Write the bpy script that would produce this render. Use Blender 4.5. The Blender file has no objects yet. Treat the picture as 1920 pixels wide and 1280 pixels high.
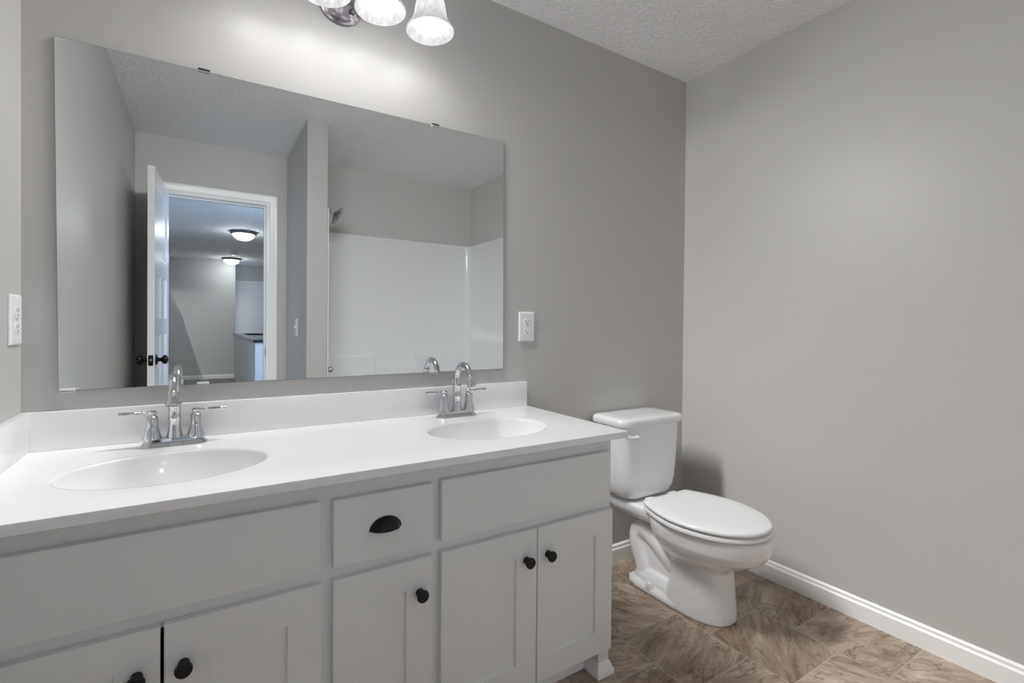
import bpy, bmesh, math
from mathutils import Vector, Matrix
PI = math.pi
sc = bpy.context.scene
COL = sc.collection

# ------------------------------------------------------------------ camera, world, exposure
f_px, yaw, pit, rol = 883.85, 0.53133, 0.00916, 0.00881
cx_px, cy_px = 898.29, 619.24
cd = bpy.data.cameras.new('camera')
cam = bpy.data.objects.new('camera', cd); COL.objects.link(cam)
fw = Vector((math.sin(yaw)*math.cos(pit), math.cos(yaw)*math.cos(pit), -math.sin(pit)))
rt = Vector((math.cos(yaw), -math.sin(yaw), 0)); up = rt.cross(fw)
c_, s_ = math.cos(rol), math.sin(rol)
rt, up = c_*rt + s_*up, -s_*rt + c_*up
cam.matrix_world = Matrix(((rt.x, up.x, -fw.x, 0.0), (rt.y, up.y, -fw.y, -1.6232), (rt.z, up.z, -fw.z, 1.1328), (0, 0, 0, 1)))
cd.sensor_width = 36.0; cd.sensor_fit = 'HORIZONTAL'
cd.lens = f_px/1920*36.0
cd.shift_x = (960-cx_px)/1920
cd.shift_y = (cy_px-640)/1920
cd.clip_start = 0.01
sc.camera = cam

w = bpy.data.worlds.new('sky'); sc.world = w; w.use_nodes = True
w.node_tree.nodes['Background'].inputs[0].default_value = (0.55, 0.72, 1.0, 1)
w.node_tree.nodes['Background'].inputs[1].default_value = 1.0
vs = sc.view_settings
vs.view_transform = 'Standard'; vs.look = 'None'; vs.gamma = 1.0; vs.use_curve_mapping = False
vs.exposure = 0.50
sc.cycles.max_bounces = 14; sc.cycles.diffuse_bounces = 9; sc.cycles.glossy_bounces = 6
sc.cycles.transmission_bounces = 6; sc.cycles.transparent_max_bounces = 8
sc.cycles.use_denoising = True
sc.cycles.sample_clamp_indirect = 6.0
sc.cycles.caustics_reflective = False; sc.cycles.caustics_refractive = False

VANITY_LAMP = 1.2      # light straight from each of the four vanity bulbs
SHADE_GLOW = 8.0       # light spread by each frosted shade
HALL_DOME = 30.0        # emission of the hall ceiling domes
HALL_DAYLIGHT = 42.0   # daylight through the hall window (W)

# hall daylight, entering through window_1 in the far-off stair wall
al = bpy.data.lights.new('hall_daylight', 'AREA'); al.shape = 'RECTANGLE'; al.size = 1.3; al.size_y = 1.3
al.energy = HALL_DAYLIGHT; al.color = (0.52, 0.70, 1.0)
alo = bpy.data.objects.new('hall_daylight', al); COL.objects.link(alo)
alo.location = (1.90, -3.7, 1.6); alo.rotation_euler = (0, math.radians(70), math.radians(-15))

# ------------------------------------------------------------------ dimensions
XL, XR, YR, ZC = -0.397, 2.2227, -2.359, 2.44
CZ = 0.8014            # top of the vanity top

# ------------------------------------------------------------------ materials
def principled(name, col, rough=0.5, metal=0.0, spec=0.5, coat=0.0):
    m = bpy.data.materials.new(name); m.use_nodes = True
    b = m.node_tree.nodes['Principled BSDF']
    b.inputs['Base Color'].default_value = (*col, 1); b.inputs['Roughness'].default_value = rough
    b.inputs['Metallic'].default_value = metal; b.inputs['Specular IOR Level'].default_value = spec
    b.inputs['Coat Weight'].default_value = coat
    return m
def nd(m, t, **kw):
    n = m.node_tree.nodes.new(t)
    for k, v in kw.items(): setattr(n, k, v)
    return n
def ln(m, a, b): m.node_tree.links.new(a, b)
def add_bump(m, scale, strength, dist, detail=3.0, kind='noise', lo=None, hi=None):
    b = m.node_tree.nodes['Principled BSDF']
    tc = nd(m, 'ShaderNodeTexCoord')
    t = nd(m, 'ShaderNodeTexNoise'); t.inputs['Scale'].default_value = scale; t.inputs['Detail'].default_value = detail
    t.inputs['Roughness'].default_value = 0.55
    ln(m, tc.outputs['Object'], t.inputs['Vector'])
    out = t.outputs['Fac']
    if lo is not None:
        r = nd(m, 'ShaderNodeValToRGB'); r.color_ramp.elements[0].position = lo; r.color_ramp.elements[1].position = hi
        ln(m, out, r.inputs[0]); out = r.outputs[0]
    bp = nd(m, 'ShaderNodeBump'); bp.inputs['Strength'].default_value = strength; bp.inputs['Distance'].default_value = dist
    ln(m, out, bp.inputs['Height']); ln(m, bp.outputs[0], b.inputs['Normal'])
def tinted(m, scale, amount, col):
    """a very faint unevenness of the paint itself"""
    b = m.node_tree.nodes['Principled BSDF']
    t = nd(m, 'ShaderNodeTexNoise'); t.inputs['Scale'].default_value = scale; t.inputs['Detail'].default_value = 4
    tc = nd(m, 'ShaderNodeTexCoord'); ln(m, tc.outputs['Object'], t.inputs['Vector'])
    r = nd(m, 'ShaderNodeValToRGB')
    r.color_ramp.elements[0].color = (*[c*(1-amount) for c in col], 1); r.color_ramp.elements[1].color = (*[min(1, c*(1+amount)) for c in col], 1)
    ln(m, t.outputs['Fac'], r.inputs[0]); ln(m, r.outputs[0], b.inputs['Base Color'])

WALL = (0.51, 0.500, 0.486)
M = {}
M['wall'] = principled('greige_wall_paint', WALL, 0.42, spec=0.35); add_bump(M['wall'], 260, 0.10, 0.0008)
M['ceiling'] = principled('textured_white_ceiling', (0.93, 0.93, 0.93), 0.8, spec=0.2)
add_bump(M['ceiling'], 62, 0.7, 0.007, 4.0, lo=0.40, hi=0.62)
M['trim'] = principled('white_trim_paint', (0.85, 0.85, 0.85), 0.32)
M['door'] = principled('white_door_paint', (0.80, 0.80, 0.80), 0.30)
M['cabinet'] = principled('offwhite_cabinet_paint', (0.735, 0.745, 0.738), 0.45, spec=0.35); tinted(M['cabinet'], 3, 0.015, (0.735, 0.745, 0.738))
M['cabinet_inside'] = principled('cabinet_inside_board', (0.25, 0.23, 0.20), 0.7)
M['top'] = principled('white_cultured_marble', (0.84, 0.845, 0.85), 0.22, spec=0.45)
M['basin'] = principled('white_basin', (0.84, 0.845, 0.85), 0.10, spec=0.5)
M['china'] = principled('white_vitreous_china', (0.82, 0.82, 0.825), 0.06, spec=0.55, coat=0.3)
M['seat'] = principled('white_seat_plastic', (0.82, 0.82, 0.825), 0.20)
M['acrylic'] = principled('white_acrylic_surround', (0.72, 0.725, 0.73), 0.10)
M['chrome'] = principled('polished_chrome', (0.66, 0.67, 0.69), 0.05, 1.0)
M['bronze'] = principled('oil_rubbed_bronze', (0.006, 0.005, 0.005), 0.30, 0.0, 0.35)
M['lampmetal'] = principled('brushed_dark_bronze', (0.30, 0.28, 0.30), 0.24, 1.0)
add_bump(M['lampmetal'], 90, 0.12, 0.002)
M['plate'] = principled('white_plastic_plate', (0.83, 0.84, 0.86), 0.25)
M['slot'] = principled('dark_slot', (0.02, 0.02, 0.02), 0.6)
M['steel'] = principled('steel', (0.5, 0.5, 0.5), 0.3, 1.0)
M['edge'] = principled('mirror_edge', (0.10, 0.13, 0.12), 0.15, 0.3)
M['mirror'] = principled('silvered_glass', (0.79, 0.82, 0.82), 0.0, 1.0)
M['clear'] = principled('clear_plastic_clip', (0.85, 0.86, 0.86), 0.15)
M['cap'] = principled('dark_stained_wood_cap', (0.02, 0.02, 0.03), 0.18)
M['carpet'] = principled('beige_carpet', (0.36, 0.33, 0.30), 0.95, spec=0.1); add_bump(M['carpet'], 400, 0.8, 0.006)
M['rubber'] = principled('black_nozzle_rubber', (0.02, 0.02, 0.02), 0.5)

def emis(name, col, s):
    m = bpy.data.materials.new(name); m.use_nodes = True; nt = m.node_tree
    nt.nodes.remove(nt.nodes['Principled BSDF'])
    e = nd(m, 'ShaderNodeEmission'); e.inputs[0].default_value = (*col, 1); e.inputs[1].default_value = s
    ln(m, e.outputs[0], nt.nodes['Material Output'].inputs[0]); return m, e
M['bulb'], e_ = emis('lit_frosted_bulb', (1, 0.985, 0.96), 2.5)
t_ = nd(M['bulb'], 'ShaderNodeBsdfTransparent'); a_ = nd(M['bulb'], 'ShaderNodeAddShader')
ln(M['bulb'], e_.outputs[0], a_.inputs[0]); ln(M['bulb'], t_.outputs[0], a_.inputs[1])
ln(M['bulb'], a_.outputs[0], M['bulb'].node_tree.nodes['Material Output'].inputs[0])
M['dome'], _e = emis('lit_hall_dome', (0.92, 0.965, 1.0), HALL_DOME)
# frosted alabaster glass: lets the bulb's light through and glows a little
m = bpy.data.materials.new('alabaster_glass'); m.use_nodes = True; M['shade'] = m
nt = m.node_tree; b = nt.nodes['Principled BSDF']
tc = nd(m, 'ShaderNodeTexCoord'); mp = nd(m, 'ShaderNodeMapping'); mp.inputs['Scale'].default_value = (1, 1, 0.35)
nz = nd(m, 'ShaderNodeTexNoise'); nz.inputs['Scale'].default_value = 38; nz.inputs['Detail'].default_value = 5; nz.inputs['Distortion'].default_value = 1.2
ln(m, tc.outputs['Object'], mp.inputs[0]); ln(m, mp.outputs[0], nz.inputs['Vector'])
r = nd(m, 'ShaderNodeValToRGB'); r.color_ramp.elements[0].position = 0.3; r.color_ramp.elements[0].color = (0.40, 0.40, 0.41, 1)
r.color_ramp.elements[1].position = 0.7; r.color_ramp.elements[1].color = (0.56, 0.56, 0.565, 1)
ln(m, nz.outputs['Fac'], r.inputs[0]); ln(m, r.outputs[0], b.inputs['Base Color']); b.inputs['Roughness'].default_value = 0.25
tr = nd(m, 'ShaderNodeBsdfTranslucent'); ln(m, r.outputs[0], tr.inputs[0])
mx = nd(m, 'ShaderNodeMixShader'); mx.inputs[0].default_value = 0.55
ln(m, b.outputs[0], mx.inputs[1]); ln(m, tr.outputs[0], mx.inputs[2])
em = nd(m, 'ShaderNodeEmission'); em.inputs[1].default_value = 0.40; ln(m, r.outputs[0], em.inputs[0])
ad = nd(m, 'ShaderNodeAddShader'); ln(m, mx.outputs[0], ad.inputs[0]); ln(m, em.outputs[0], ad.inputs[1])
ln(m, ad.outputs[0], nt.nodes['Material Output'].inputs[0])

# floor: stone-look sheet vinyl, square tiles in offset rows
def floor_material():
    m = principled('stone_look_vinyl', (0.3, 0.24, 0.2), 0.42, spec=0.4)
    b = m.node_tree.nodes['Principled BSDF']
    tc = nd(m, 'ShaderNodeTexCoord'); sp = nd(m, 'ShaderNodeSeparateXYZ'); ln(m, tc.outputs['Object'], sp.inputs[0])
    def math_(op, a, v=None):
        n = nd(m, 'ShaderNodeMath', operation=op)
        if isinstance(a, (int, float)): n.inputs[0].default_value = a
        else: ln(m, a, n.inputs[0])
        if v is not None:
            if isinstance(v, (int, float)): n.inputs[1].default_value = v
            else: ln(m, v, n.inputs[1])
        return n.outputs[0]
    def nd_sep(m, br):
        n = nd(m, 'ShaderNodeSeparateColor'); ln(m, br.outputs['Color'], n.inputs[0]); return n.outputs[0]
    u = math_('ADD', math_('MULTIPLY', sp.outputs['Y'], -1.0), FLOOR_U)
    v = math_('ADD', sp.outputs['X'], FLOOR_V)
    cb = nd(m, 'ShaderNodeCombineXYZ'); ln(m, u, cb.inputs[0]); ln(m, v, cb.inputs[1])
    br = nd(m, 'ShaderNodeTexBrick'); ln(m, cb.outputs[0], br.inputs['Vector'])
    br.offset = 0.5; br.inputs['Scale'].default_value = 1.0
    br.inputs['Brick Width'].default_value = 0.286; br.inputs['Row Height'].default_value = 0.306
    br.inputs['Mortar Size'].default_value = 0.0014; br.inputs['Mortar Smooth'].default_value = 0.2
    br.inputs['Color1'].default_value = (0, 0, 0, 1); br.inputs['Color2'].default_value = (1, 1, 1, 1)
    br.inputs['Mortar'].default_value = (0.5, 0.5, 0.5, 1)
    # each tile shows another piece of the stone
    off = nd(m, 'ShaderNodeVectorMath', operation='SCALE'); ln(m, br.outputs['Color'], off.inputs[0]); off.inputs['Scale'].default_value = 13.0
    ad = nd(m, 'ShaderNodeVectorMath', operation='ADD'); ln(m, tc.outputs['Object'], ad.inputs[0]); ln(m, off.outputs[0], ad.inputs[1])
    vr = nd(m, 'ShaderNodeVectorRotate', rotation_type='Z_AXIS'); ln(m, ad.outputs[0], vr.inputs['Vector']); ln(m, math_('MULTIPLY', math_('SUBTRACT', nd_sep(m, br), 0.5), 2.2), vr.inputs['Angle'])
    ad = vr
    mp = nd(m, 'ShaderNodeMapping'); mp.inputs['Scale'].default_value = (0.9, 3.0, 1.0); mp.inputs['Rotation'].default_value = (0, 0, 0.9)
    ln(m, ad.outputs[0], mp.inputs[0])
    n1 = nd(m, 'ShaderNodeTexNoise'); n1.inputs['Scale'].default_value = 4.5; n1.inputs['Detail'].default_value = 8
    n1.inputs['Roughness'].default_value = 0.72; n1.inputs['Distortion'].default_value = 0.9
    ln(m, mp.outputs[0], n1.inputs['Vector'])
    r1 = nd(m, 'ShaderNodeValToRGB'); e = r1.color_ramp.elements
    e[0].position = 0.30; e[0].color = (0.150, 0.098, 0.064, 1)
    e[1].position = 0.70; e[1].color = (0.63, 0.54, 0.46, 1)
    k = r1.color_ramp.elements.new(0.40); k.color = (0.285, 0.210, 0.155, 1)
    k = r1.color_ramp.elements.new(0.58); k.color = (0.47, 0.385, 0.31, 1)
    ln(m, n1.outputs['Fac'], r1.inputs[0])
    # fine grain streaks
    mp2 = nd(m, 'ShaderNodeMapping'); mp2.inputs['Scale'].default_value = (5.0, 34.0, 1.0); mp2.inputs['Rotation'].default_value = (0, 0, 0.9)
    ln(m, ad.outputs[0], mp2.inputs[0])
    n2 = nd(m, 'ShaderNodeTexNoise'); n2.inputs['Scale'].default_value = 2.6; n2.inputs['Detail'].default_value = 6; n2.inputs['Distortion'].default_value = 1.0
    ln(m, mp2.outputs[0], n2.inputs['Vector'])
    r2 = nd(m, 'ShaderNodeValToRGB'); r2.color_ramp.elements[0].position = 0.3; r2.color_ramp.elements[0].color = (0.72, 0.70, 0.68, 1)
    r2.color_ramp.elements[1].position = 0.65; r2.color_ramp.elements[1].color = (1.12, 1.12, 1.12, 1)
    ln(m, n2.outputs['Fac'], r2.inputs[0])
    mu = nd(m, 'ShaderNodeMix', data_type='RGBA', blend_type='MULTIPLY'); mu.inputs[0].default_value = 0.75
    ln(m, r1.outputs[0], mu.inputs[6]); ln(m, r2.outputs[0], mu.inputs[7])
    # dark cracks
    n3 = nd(m, 'ShaderNodeTexNoise'); n3.inputs['Scale'].default_value = 2.6; n3.inputs['Detail'].default_value = 5; n3.inputs['Distortion'].default_value = 2.2
    ln(m, mp.outputs[0], n3.inputs['Vector'])
    a3 = math_('ABSOLUTE', math_('SUBTRACT', n3.outputs['Fac'], 0.47))
    r3 = nd(m, 'ShaderNodeValToRGB'); r3.color_ramp.elements[0].position = 0.0; r3.color_ramp.elements[0].color = (0.40, 0.34, 0.30, 1)
    r3.color_ramp.elements[1].position = 0.016; r3.color_ramp.elements[1].color = (1, 1, 1, 1)
    ln(m, a3, r3.inputs[0])
    mu2 = nd(m, 'ShaderNodeMix', data_type='RGBA', blend_type='MULTIPLY'); mu2.inputs[0].default_value = 0.8
    ln(m, mu.outputs[2], mu2.inputs[6]); ln(m, r3.outputs[0], mu2.inputs[7])
    # tile to tile tone
    r4 = nd(m, 'ShaderNodeValToRGB'); r4.color_ramp.elements[0].color = (0.74, 0.72, 0.70, 1); r4.color_ramp.elements[1].color = (1.16, 1.17, 1.19, 1)
    ln(m, br.outputs['Color'], r4.inputs[0])
    mu3 = nd(m, 'ShaderNodeMix', data_type='RGBA', blend_type='MULTIPLY'); mu3.inputs[0].default_value = 1.0
    ln(m, mu2.outputs[2], mu3.inputs[6]); ln(m, r4.outputs[0], mu3.inputs[7])
    mg = nd(m, 'ShaderNodeMix', data_type='RGBA'); mg.inputs[7].default_value = (0.50, 0.45, 0.40, 1)
    ln(m, br.outputs['Fac'], mg.inputs[0]); ln(m, mu3.outputs[2], mg.inputs[6])
    ln(m, mg.outputs[2], b.inputs['Base Color'])
    bp = nd(m, 'ShaderNodeBump'); bp.inputs['Strength'].default_value = 0.25; bp.inputs['Distance'].default_value = 0.0015
    ln(m, n2.outputs['Fac'], bp.inputs['Height']); ln(m, bp.outputs[0], b.inputs['Normal'])
    return m
FLOOR_U, FLOOR_V = -0.4205 + 0.286*20, -1.318 + 0.306*21
M['floor'] = floor_material()

# ------------------------------------------------------------------ mesh helpers
def box(bm, x0, x1, y0, y1, z0, z1, bev=0.0, seg=2, mi=0):
    r = bmesh.ops.create_cube(bm, size=1.0)
    vs_ = r['verts']
    bmesh.ops.scale(bm, vec=(abs(x1-x0), abs(y1-y0), abs(z1-z0)), verts=vs_)
    bmesh.ops.translate(bm, vec=((x0+x1)/2, (y0+y1)/2, (z0+z1)/2), verts=vs_)
    fs = set(f for v in vs_ for f in v.link_faces)
    for f in fs: f.material_index = mi
    if bev > 0:
        es = list(set(e for v in vs_ for e in v.link_edges))
        bmesh.ops.bevel(bm, geom=es, offset=bev, segments=seg, profile=0.5, affect='EDGES')
    return bm
def bx(*a, **k):
    bm = bmesh.new(); return box(bm, *a, **k)
def loft(bm, rings, cap0=True, cap1=True, mi=0, closed=True):
    vr = [[bm.verts.new(p) for p in r] for r in rings]
    n = len(rings[0])
    for a, b_ in zip(vr[:-1], vr[1:]):
        for i in range(n if closed else n-1):
            j = (i+1) % n
            f = bm.faces.new((a[i], a[j], b_[j], b_[i])); f.material_index = mi
    if cap0: f = bm.faces.new(list(reversed(vr[0]))); f.material_index = mi
    if cap1: f = bm.faces.new(vr[-1]); f.material_index = mi
    return vr
def lathe(bm, prof, origin=(0, 0, 0), axis=(0, 0, 1), seg=32, cap0=True, cap1=True, mi=0):
    ax = Vector(axis).normalized(); q = Vector((0, 0, 1)).rotation_difference(ax); o = Vector(origin)
    rings = []
    for r_, z in prof:
        r_ = max(r_, 1e-5)
        rings.append([o + q @ Vector((r_*math.cos(2*PI*i/seg), r_*math.sin(2*PI*i/seg), z)) for i in range(seg)])
    loft(bm, rings, cap0, cap1, mi)
def tube(bm, pts, rad, seg=16, mi=0, cap=True):
    P = [Vector(p) for p in pts]; n = len(P)
    if not callable(rad):
        r0 = rad; rad = (lambda s: r0) if not isinstance(r0, (list, tuple)) else (lambda s: r0[min(len(r0)-1, int(round(s*(len(r0)-1))))])
    T = [(P[min(i+1, n-1)]-P[max(i-1, 0)]).normalized() for i in range(n)]
    ref = Vector((0, 0, 1)) if abs(T[0].z) < 0.9 else Vector((1, 0, 0))
    nrm = T[0].cross(ref).normalized(); rings = []
    for i in range(n):
        if i: nrm = (T[i-1].rotation_difference(T[i]) @ nrm)
        nrm = (nrm - T[i]*nrm.dot(T[i])).normalized(); bi = T[i].cross(nrm); r_ = rad(i/(n-1))
        rings.append([P[i] + r_*(math.cos(2*PI*k/seg)*nrm + math.sin(2*PI*k/seg)*bi) for k in range(seg)])
    loft(bm, rings, cap, cap, mi)
def smooth_path(pts, sub=8):
    P = [Vector(p) for p in pts]; out = []
    for i in range(len(P)-1):
        p0, p1, p2, p3 = P[max(i-1, 0)], P[i], P[i+1], P[min(i+2, len(P)-1)]
        for k in range(sub):
            t = k/sub
            out.append(0.5*((2*p1)+(p2-p0)*t+(2*p0-5*p1+4*p2-p3)*t*t+(3*p1-p0-3*p2+p3)*t**3))
    out.append(P[-1]); return out
def rrect(cx, cy, hx, hy, r_, z, n=8):
    r_ = min(r_, hx, hy); pts = []
    for (sx, sy, a0) in ((1, 1, 0), (-1, 1, PI/2), (-1, -1, PI), (1, -1, 1.5*PI)):
        for k in range(n+1):
            a = a0+k/n*PI/2
            pts.append(Vector((cx+sx*(hx-r_)+r_*math.cos(a), cy+sy*(hy-r_)+r_*math.sin(a), z)))
    return pts
WORLD_LOC = {}
def thing(name, label, cat, loc=(0, 0, 0), group=None, kind=None):
    o = bpy.data.objects.new(name, None); COL.objects.link(o); o.location = loc
    o.empty_display_size = 0.05
    if label: o['label'] = label
    if cat: o['category'] = cat
    if group: o['group'] = group
    if kind: o['kind'] = kind
    WORLD_LOC[o] = Vector(loc)
    return o
def obj(name, bm, mats, parent=None, smooth=None, local=False, label=None):
    """links bm as one mesh object; geometry is written in world space unless local"""
    loc = WORLD_LOC.get(parent, Vector((0, 0, 0))) if parent else Vector((0, 0, 0))
    if parent and not local: bmesh.ops.translate(bm, vec=-loc, verts=bm.verts[:])
    bmesh.ops.recalc_face_normals(bm, faces=bm.faces[:])
    me = bpy.data.meshes.new(name); bm.to_mesh(me); bm.free()
    if not isinstance(mats, (list, tuple)): mats = [mats]
    for m_ in mats: me.materials.append(M[m_] if isinstance(m_, str) else m_)
    if smooth is not None:
        me.polygons.foreach_set('use_smooth', [True]*len(me.polygons))
        me.set_sharp_from_angle(angle=math.radians(smooth))
    o = bpy.data.objects.new(name, me); COL.objects.link(o)
    if parent: o.parent = parent
    WORLD_LOC[o] = loc
    if label: o['label'] = label
    return o
def tag(o, label=None, cat=None, group=None, kind=None):
    if label: o['label'] = label
    if cat: o['category'] = cat
    if group: o['group'] = group
    if kind: o['kind'] = kind
    return o
def struct(name, bm, mats, label, cat, smooth=None):
    return tag(obj(name, bm, mats, None, smooth), label, cat, None, 'structure')
def copy_tree(o, parent=None):
    c = o.copy(); COL.objects.link(c); c.parent = parent
    for ch in list(o.children): copy_tree(ch, c)
    return c
def panel_slab(bm, x0, x1, z0, z1, yf, th, rail=None, depth=0.008, bev=0.002):
    """a cabinet front facing -y; with rail: a recessed flat panel (shaker)"""
    if rail is None:
        return box(bm, x0, x1, yf, yf+th, z0, z1, bev)
    def ring(a, y): return [Vector((x0+a, y, z0+a)), Vector((x1-a, y, z0+a)), Vector((x1-a, y, z1-a)), Vector((x0+a, y, z1-a))]
    loft(bm, [ring(0, yf+th), ring(0, yf+bev), ring(bev*0.3, yf+bev*0.3), ring(bev, yf), ring(rail, yf), ring(rail+0.0025, yf+depth)], True, True)
    return bm

# ------------------------------------------------------------------ room shell
struct('floor', bx(XL-0.12, XR+0.12, YR-0.06, 0.12, -0.05, 0.0), 'floor', 'brown stone look vinyl floor of offset square tiles', 'floor')
struct('ceiling', bx(XL-0.12, XR+0.12, YR-0.115, 0.12, ZC, ZC+0.05), 'ceiling', 'white textured bathroom ceiling', 'ceiling')
struct('wall_back', bx(XL-0.12, XR+0.12, 0.0, 0.12, 0.0, ZC), 'wall', 'greige wall behind the mirror and vanity', 'wall')
struct('wall_right', bx(XR, XR+0.12, YR-0.115, 0.0, 0.0, ZC), 'wall', 'greige wall beside the toilet and tub', 'wall')
struct('wall_left', bx(XL-0.12, XL, YR-0.115, 0.0, 0.0, ZC), 'wall', 'greige wall at the end of the vanity with an outlet', 'wall')
DX0, DX1, DZ = -0.240, 0.424, 2.045
bm = bmesh.new()
box(bm, XL, DX0-0.018, YR-0.115, YR, 0, ZC); box(bm, DX1+0.018, XR, YR-0.115, YR, 0, ZC); box(bm, DX0-0.018, DX1+0.018, YR-0.115, YR, DZ+0.018, ZC)
struct('wall_front', bm, 'wall', 'greige wall with the open doorway, seen in the mirror', 'wall')
PX0, PX1, PY = 0.572, 0.700, -1.530
struct('wall_partition', bx(PX0, PX1, YR, PY, 0, ZC, 0.003), 'wall', 'short greige wall between the door and the tub, seen in the mirror', 'wall')

def base_profile(h, t):
    return [(0, 0), (t, 0), (t, h*0.72), (t*0.86, h*0.76), (t*0.62, h*0.80), (t*0.55, h*0.86), (t*0.62, h*0.90), (t*0.40, h*0.97), (t*0.2, h), (0, h)]
def extrude_profile(bm, prof, p0, p1, n, mitre0=0, mitre1=0):
    """prof (outward, z) swept from p0 to p1, outward = n; the mitres lengthen with depth"""
    p0, p1, n = Vector(p0), Vector(p1), Vector(n); d = (p1-p0).normalized()
    loft(bm, [[p0 + n*a + Vector((0, 0, z)) + d*(a*mitre0) for a, z in prof], [p1 + n*a + Vector((0, 0, z)) + d*(a*mitre1) for a, z in prof]])
    return bm
struct('baseboard_right', extrude_profile(bmesh.new(), base_profile(0.0850, 0.014), (XR, 0, 0), (XR, -1.535, 0), (-1, 0, 0), 1, 0), 'trim', 'white baseboard along the wall beside the toilet', 'baseboard', 25)
struct('baseboard_back', extrude_profile(bmesh.new(), base_profile(0.0850, 0.014), (1.172, 0, 0), (XR, 0, 0), (0, -1, 0), 0, -1), 'trim', 'white baseboard behind the toilet', 'baseboard', 25)

# ------------------------------------------------------------------ doorway and hall (seen in the mirror)
HY = YR-0.115
bm = bmesh.new()
box(bm, DX0-0.018, DX0, HY-0.004, YR+0.004, 0, DZ+0.018); box(bm, DX1, DX1+0.018, HY-0.004, YR+0.004, 0, DZ+0.018); box(bm, DX0, DX1, HY-0.004, YR+0.004, DZ, DZ+0.018)
box(bm, DX0, DX0+0.011, HY+0.03, YR-0.040, 0, DZ, 0.002); box(bm, DX1-0.011, DX1, HY+0.03, YR-0.040, 0, DZ, 0.002); box(bm, DX0+0.011, DX1-0.011, HY+0.03, YR-0.040, DZ-0.011, DZ, 0.002)
t = thing('trim_1', 'white door frame with moulded casing around the open doorway', 'door frame', (0.09, YR, 0), kind='structure')
obj('jamb', bm, 'trim', t)
def casing(bm, x0, x1, ztop, y, s, wd=0.072, z0=0.0):
    """three sided casing around x0..x1 up to ztop on the plane y, facing s along y"""
    prof = [(0, 0), (0, 0.010), (0.006, 0.012), (0.018, 0.011), (0.026, 0.015), (0.048, 0.017), (0.056, 0.020), (wd-0.003, 0.020), (wd, 0.016), (wd, 0)]
    rings = []
    for (px, pz, dx, dz) in ((x0, z0, -1, 0), (x0, ztop, -1, 1), (x1, ztop, 1, 1), (x1, z0, 1, 0)):
        rings.append([Vector((px+dx*a, y+s*h, pz+dz*a)) for a, h in prof])
    loft(bm, rings); return bm
obj('casing', casing(bmesh.new(), DX0-0.005, DX1+0.005, DZ+0.004, YR, 1), 'trim', t, 25)
bm = bx(DX1-0.0022, DX1+0.002, YR-0.033, YR-0.006, 0.885, 0.955, 0.003, mi=0)
obj('strike_plate', bm, 'bronze', t, 30, label='dark strike plate on the door jamb')

# door leaf, swung in towards the left wall
DW, DTH = 0.655, 0.035
door = thing('door_1', 'white panelled door with black knob standing open by the left wall', 'door', (DX0+0.002, YR+0.006, 0.0), kind='structure')
door.rotation_euler = (0, 0, math.radians(93.0))
# local: x along the leaf from the hinge, y from 0 (hall side when shut) to DTH, z up
def door_mesh():
    bm = bmesh.new(); z0, z1 = 0.012, DZ-0.005; xs = [0, 0.105, 0.282, 0.373, 0.55, DW]
    rects = [(0.105, 0.55, 1.53, 1.945), (0.105, 0.275, 1.16, 1.43), (0.38, 0.55, 1.16, 1.43), (0.105, 0.275, 0.24, 1.07), (0.38, 0.55, 0.24, 1.07)]
    X = sorted(set([0, DW]+[r_[0] for r_ in rects]+[r_[1] for r_ in rects])); Z = sorted(set([z0, z1]+[r_[2] for r_ in rects]+[r_[3] for r_ in rects]))
    for side in (0, 1):
        y = -DTH if side == 0 else 0.0; inn = 0.007 if side == 0 else -0.007
        V = {(i, j): bm.verts.new((x, y, z)) for i, x in enumerate(X) for j, z in enumerate(Z)}
        for i in range(len(X)-1):
            for j in range(len(Z)-1):
                mxx, mzz = (X[i]+X[i+1])/2, (Z[j]+Z[j+1])/2
                if any(a < mxx < b2 and c < mzz < d for a, b2, c, d in rects): continue
                bm.faces.new((V[i, j], V[i+1, j], V[i+1, j+1], V[i, j+1]))
        for a, b2, c, d in rects:
            rr = lambda k, yy: [Vector((a+k, yy, c+k)), Vector((b2-k, yy, c+k)), Vector((b2-k, yy, d-k)), Vector((a+k, yy, d-k))]
            loft(bm, [rr(0, y), rr(0.004, y+inn*0.3), rr(0.012, y+inn)], False, True)
    ed = [(0, z0), (DW, z0), (DW, z1), (0, z1)]
    for k in range(4):
        (xa, za), (xb, zb) = ed[k], ed[(k+1) % 4]
        bm.faces.new([bm.verts.new(p) for p in ((xa, -DTH, za), (xb, -DTH, zb), (xb, 0, zb), (xa, 0, za))])
    bmesh.ops.remove_doubles(bm, verts=bm.verts[:], dist=1e-5)
    return bm
obj('door_leaf', door_mesh(), 'door', door, None, True)
for s in (-1, 1):
    bm = bmesh.new(); y0 = -DTH if s < 0 else 0.0
    lathe(bm, [(0.032, 0), (0.032, 0.004), (0.026, 0.008), (0.013, 0.011), (0.011, 0.022), (0.014, 0.028), (0.024, 0.034), (0.0275, 0.043), (0.025, 0.053), (0.014, 0.060), (0.0, 0.062)], (DW-0.062, y0, 0.918), (0, s, 0), 28)
    obj('door_knob', bm, 'bronze', door, 40, True, 'black round door knob')
bm = bx(DW-0.001, DW+0.0016, -DTH+0.0055, -0.0055, 0.888, 0.948, 0.004, mi=0)
lp = obj('latch_plate', bm, 'bronze', door, 30, True, 'black latch plate on the door edge')
obj('latch_bolt', bx(DW, DW+0.010, -DTH+0.012, -0.012, 0.911, 0.925, 0.002), 'steel', lp, 30, True)
for z in (0.2, 1.05, 1.85):
    bm = bmesh.new(); lathe(bm, [(0.006, 0), (0.006, 0.09)], (-0.004, 0.004, z-0.045), (0, 0, 1), 12)
    obj('hinge', bm, 'bronze', door, 40, True)

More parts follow.
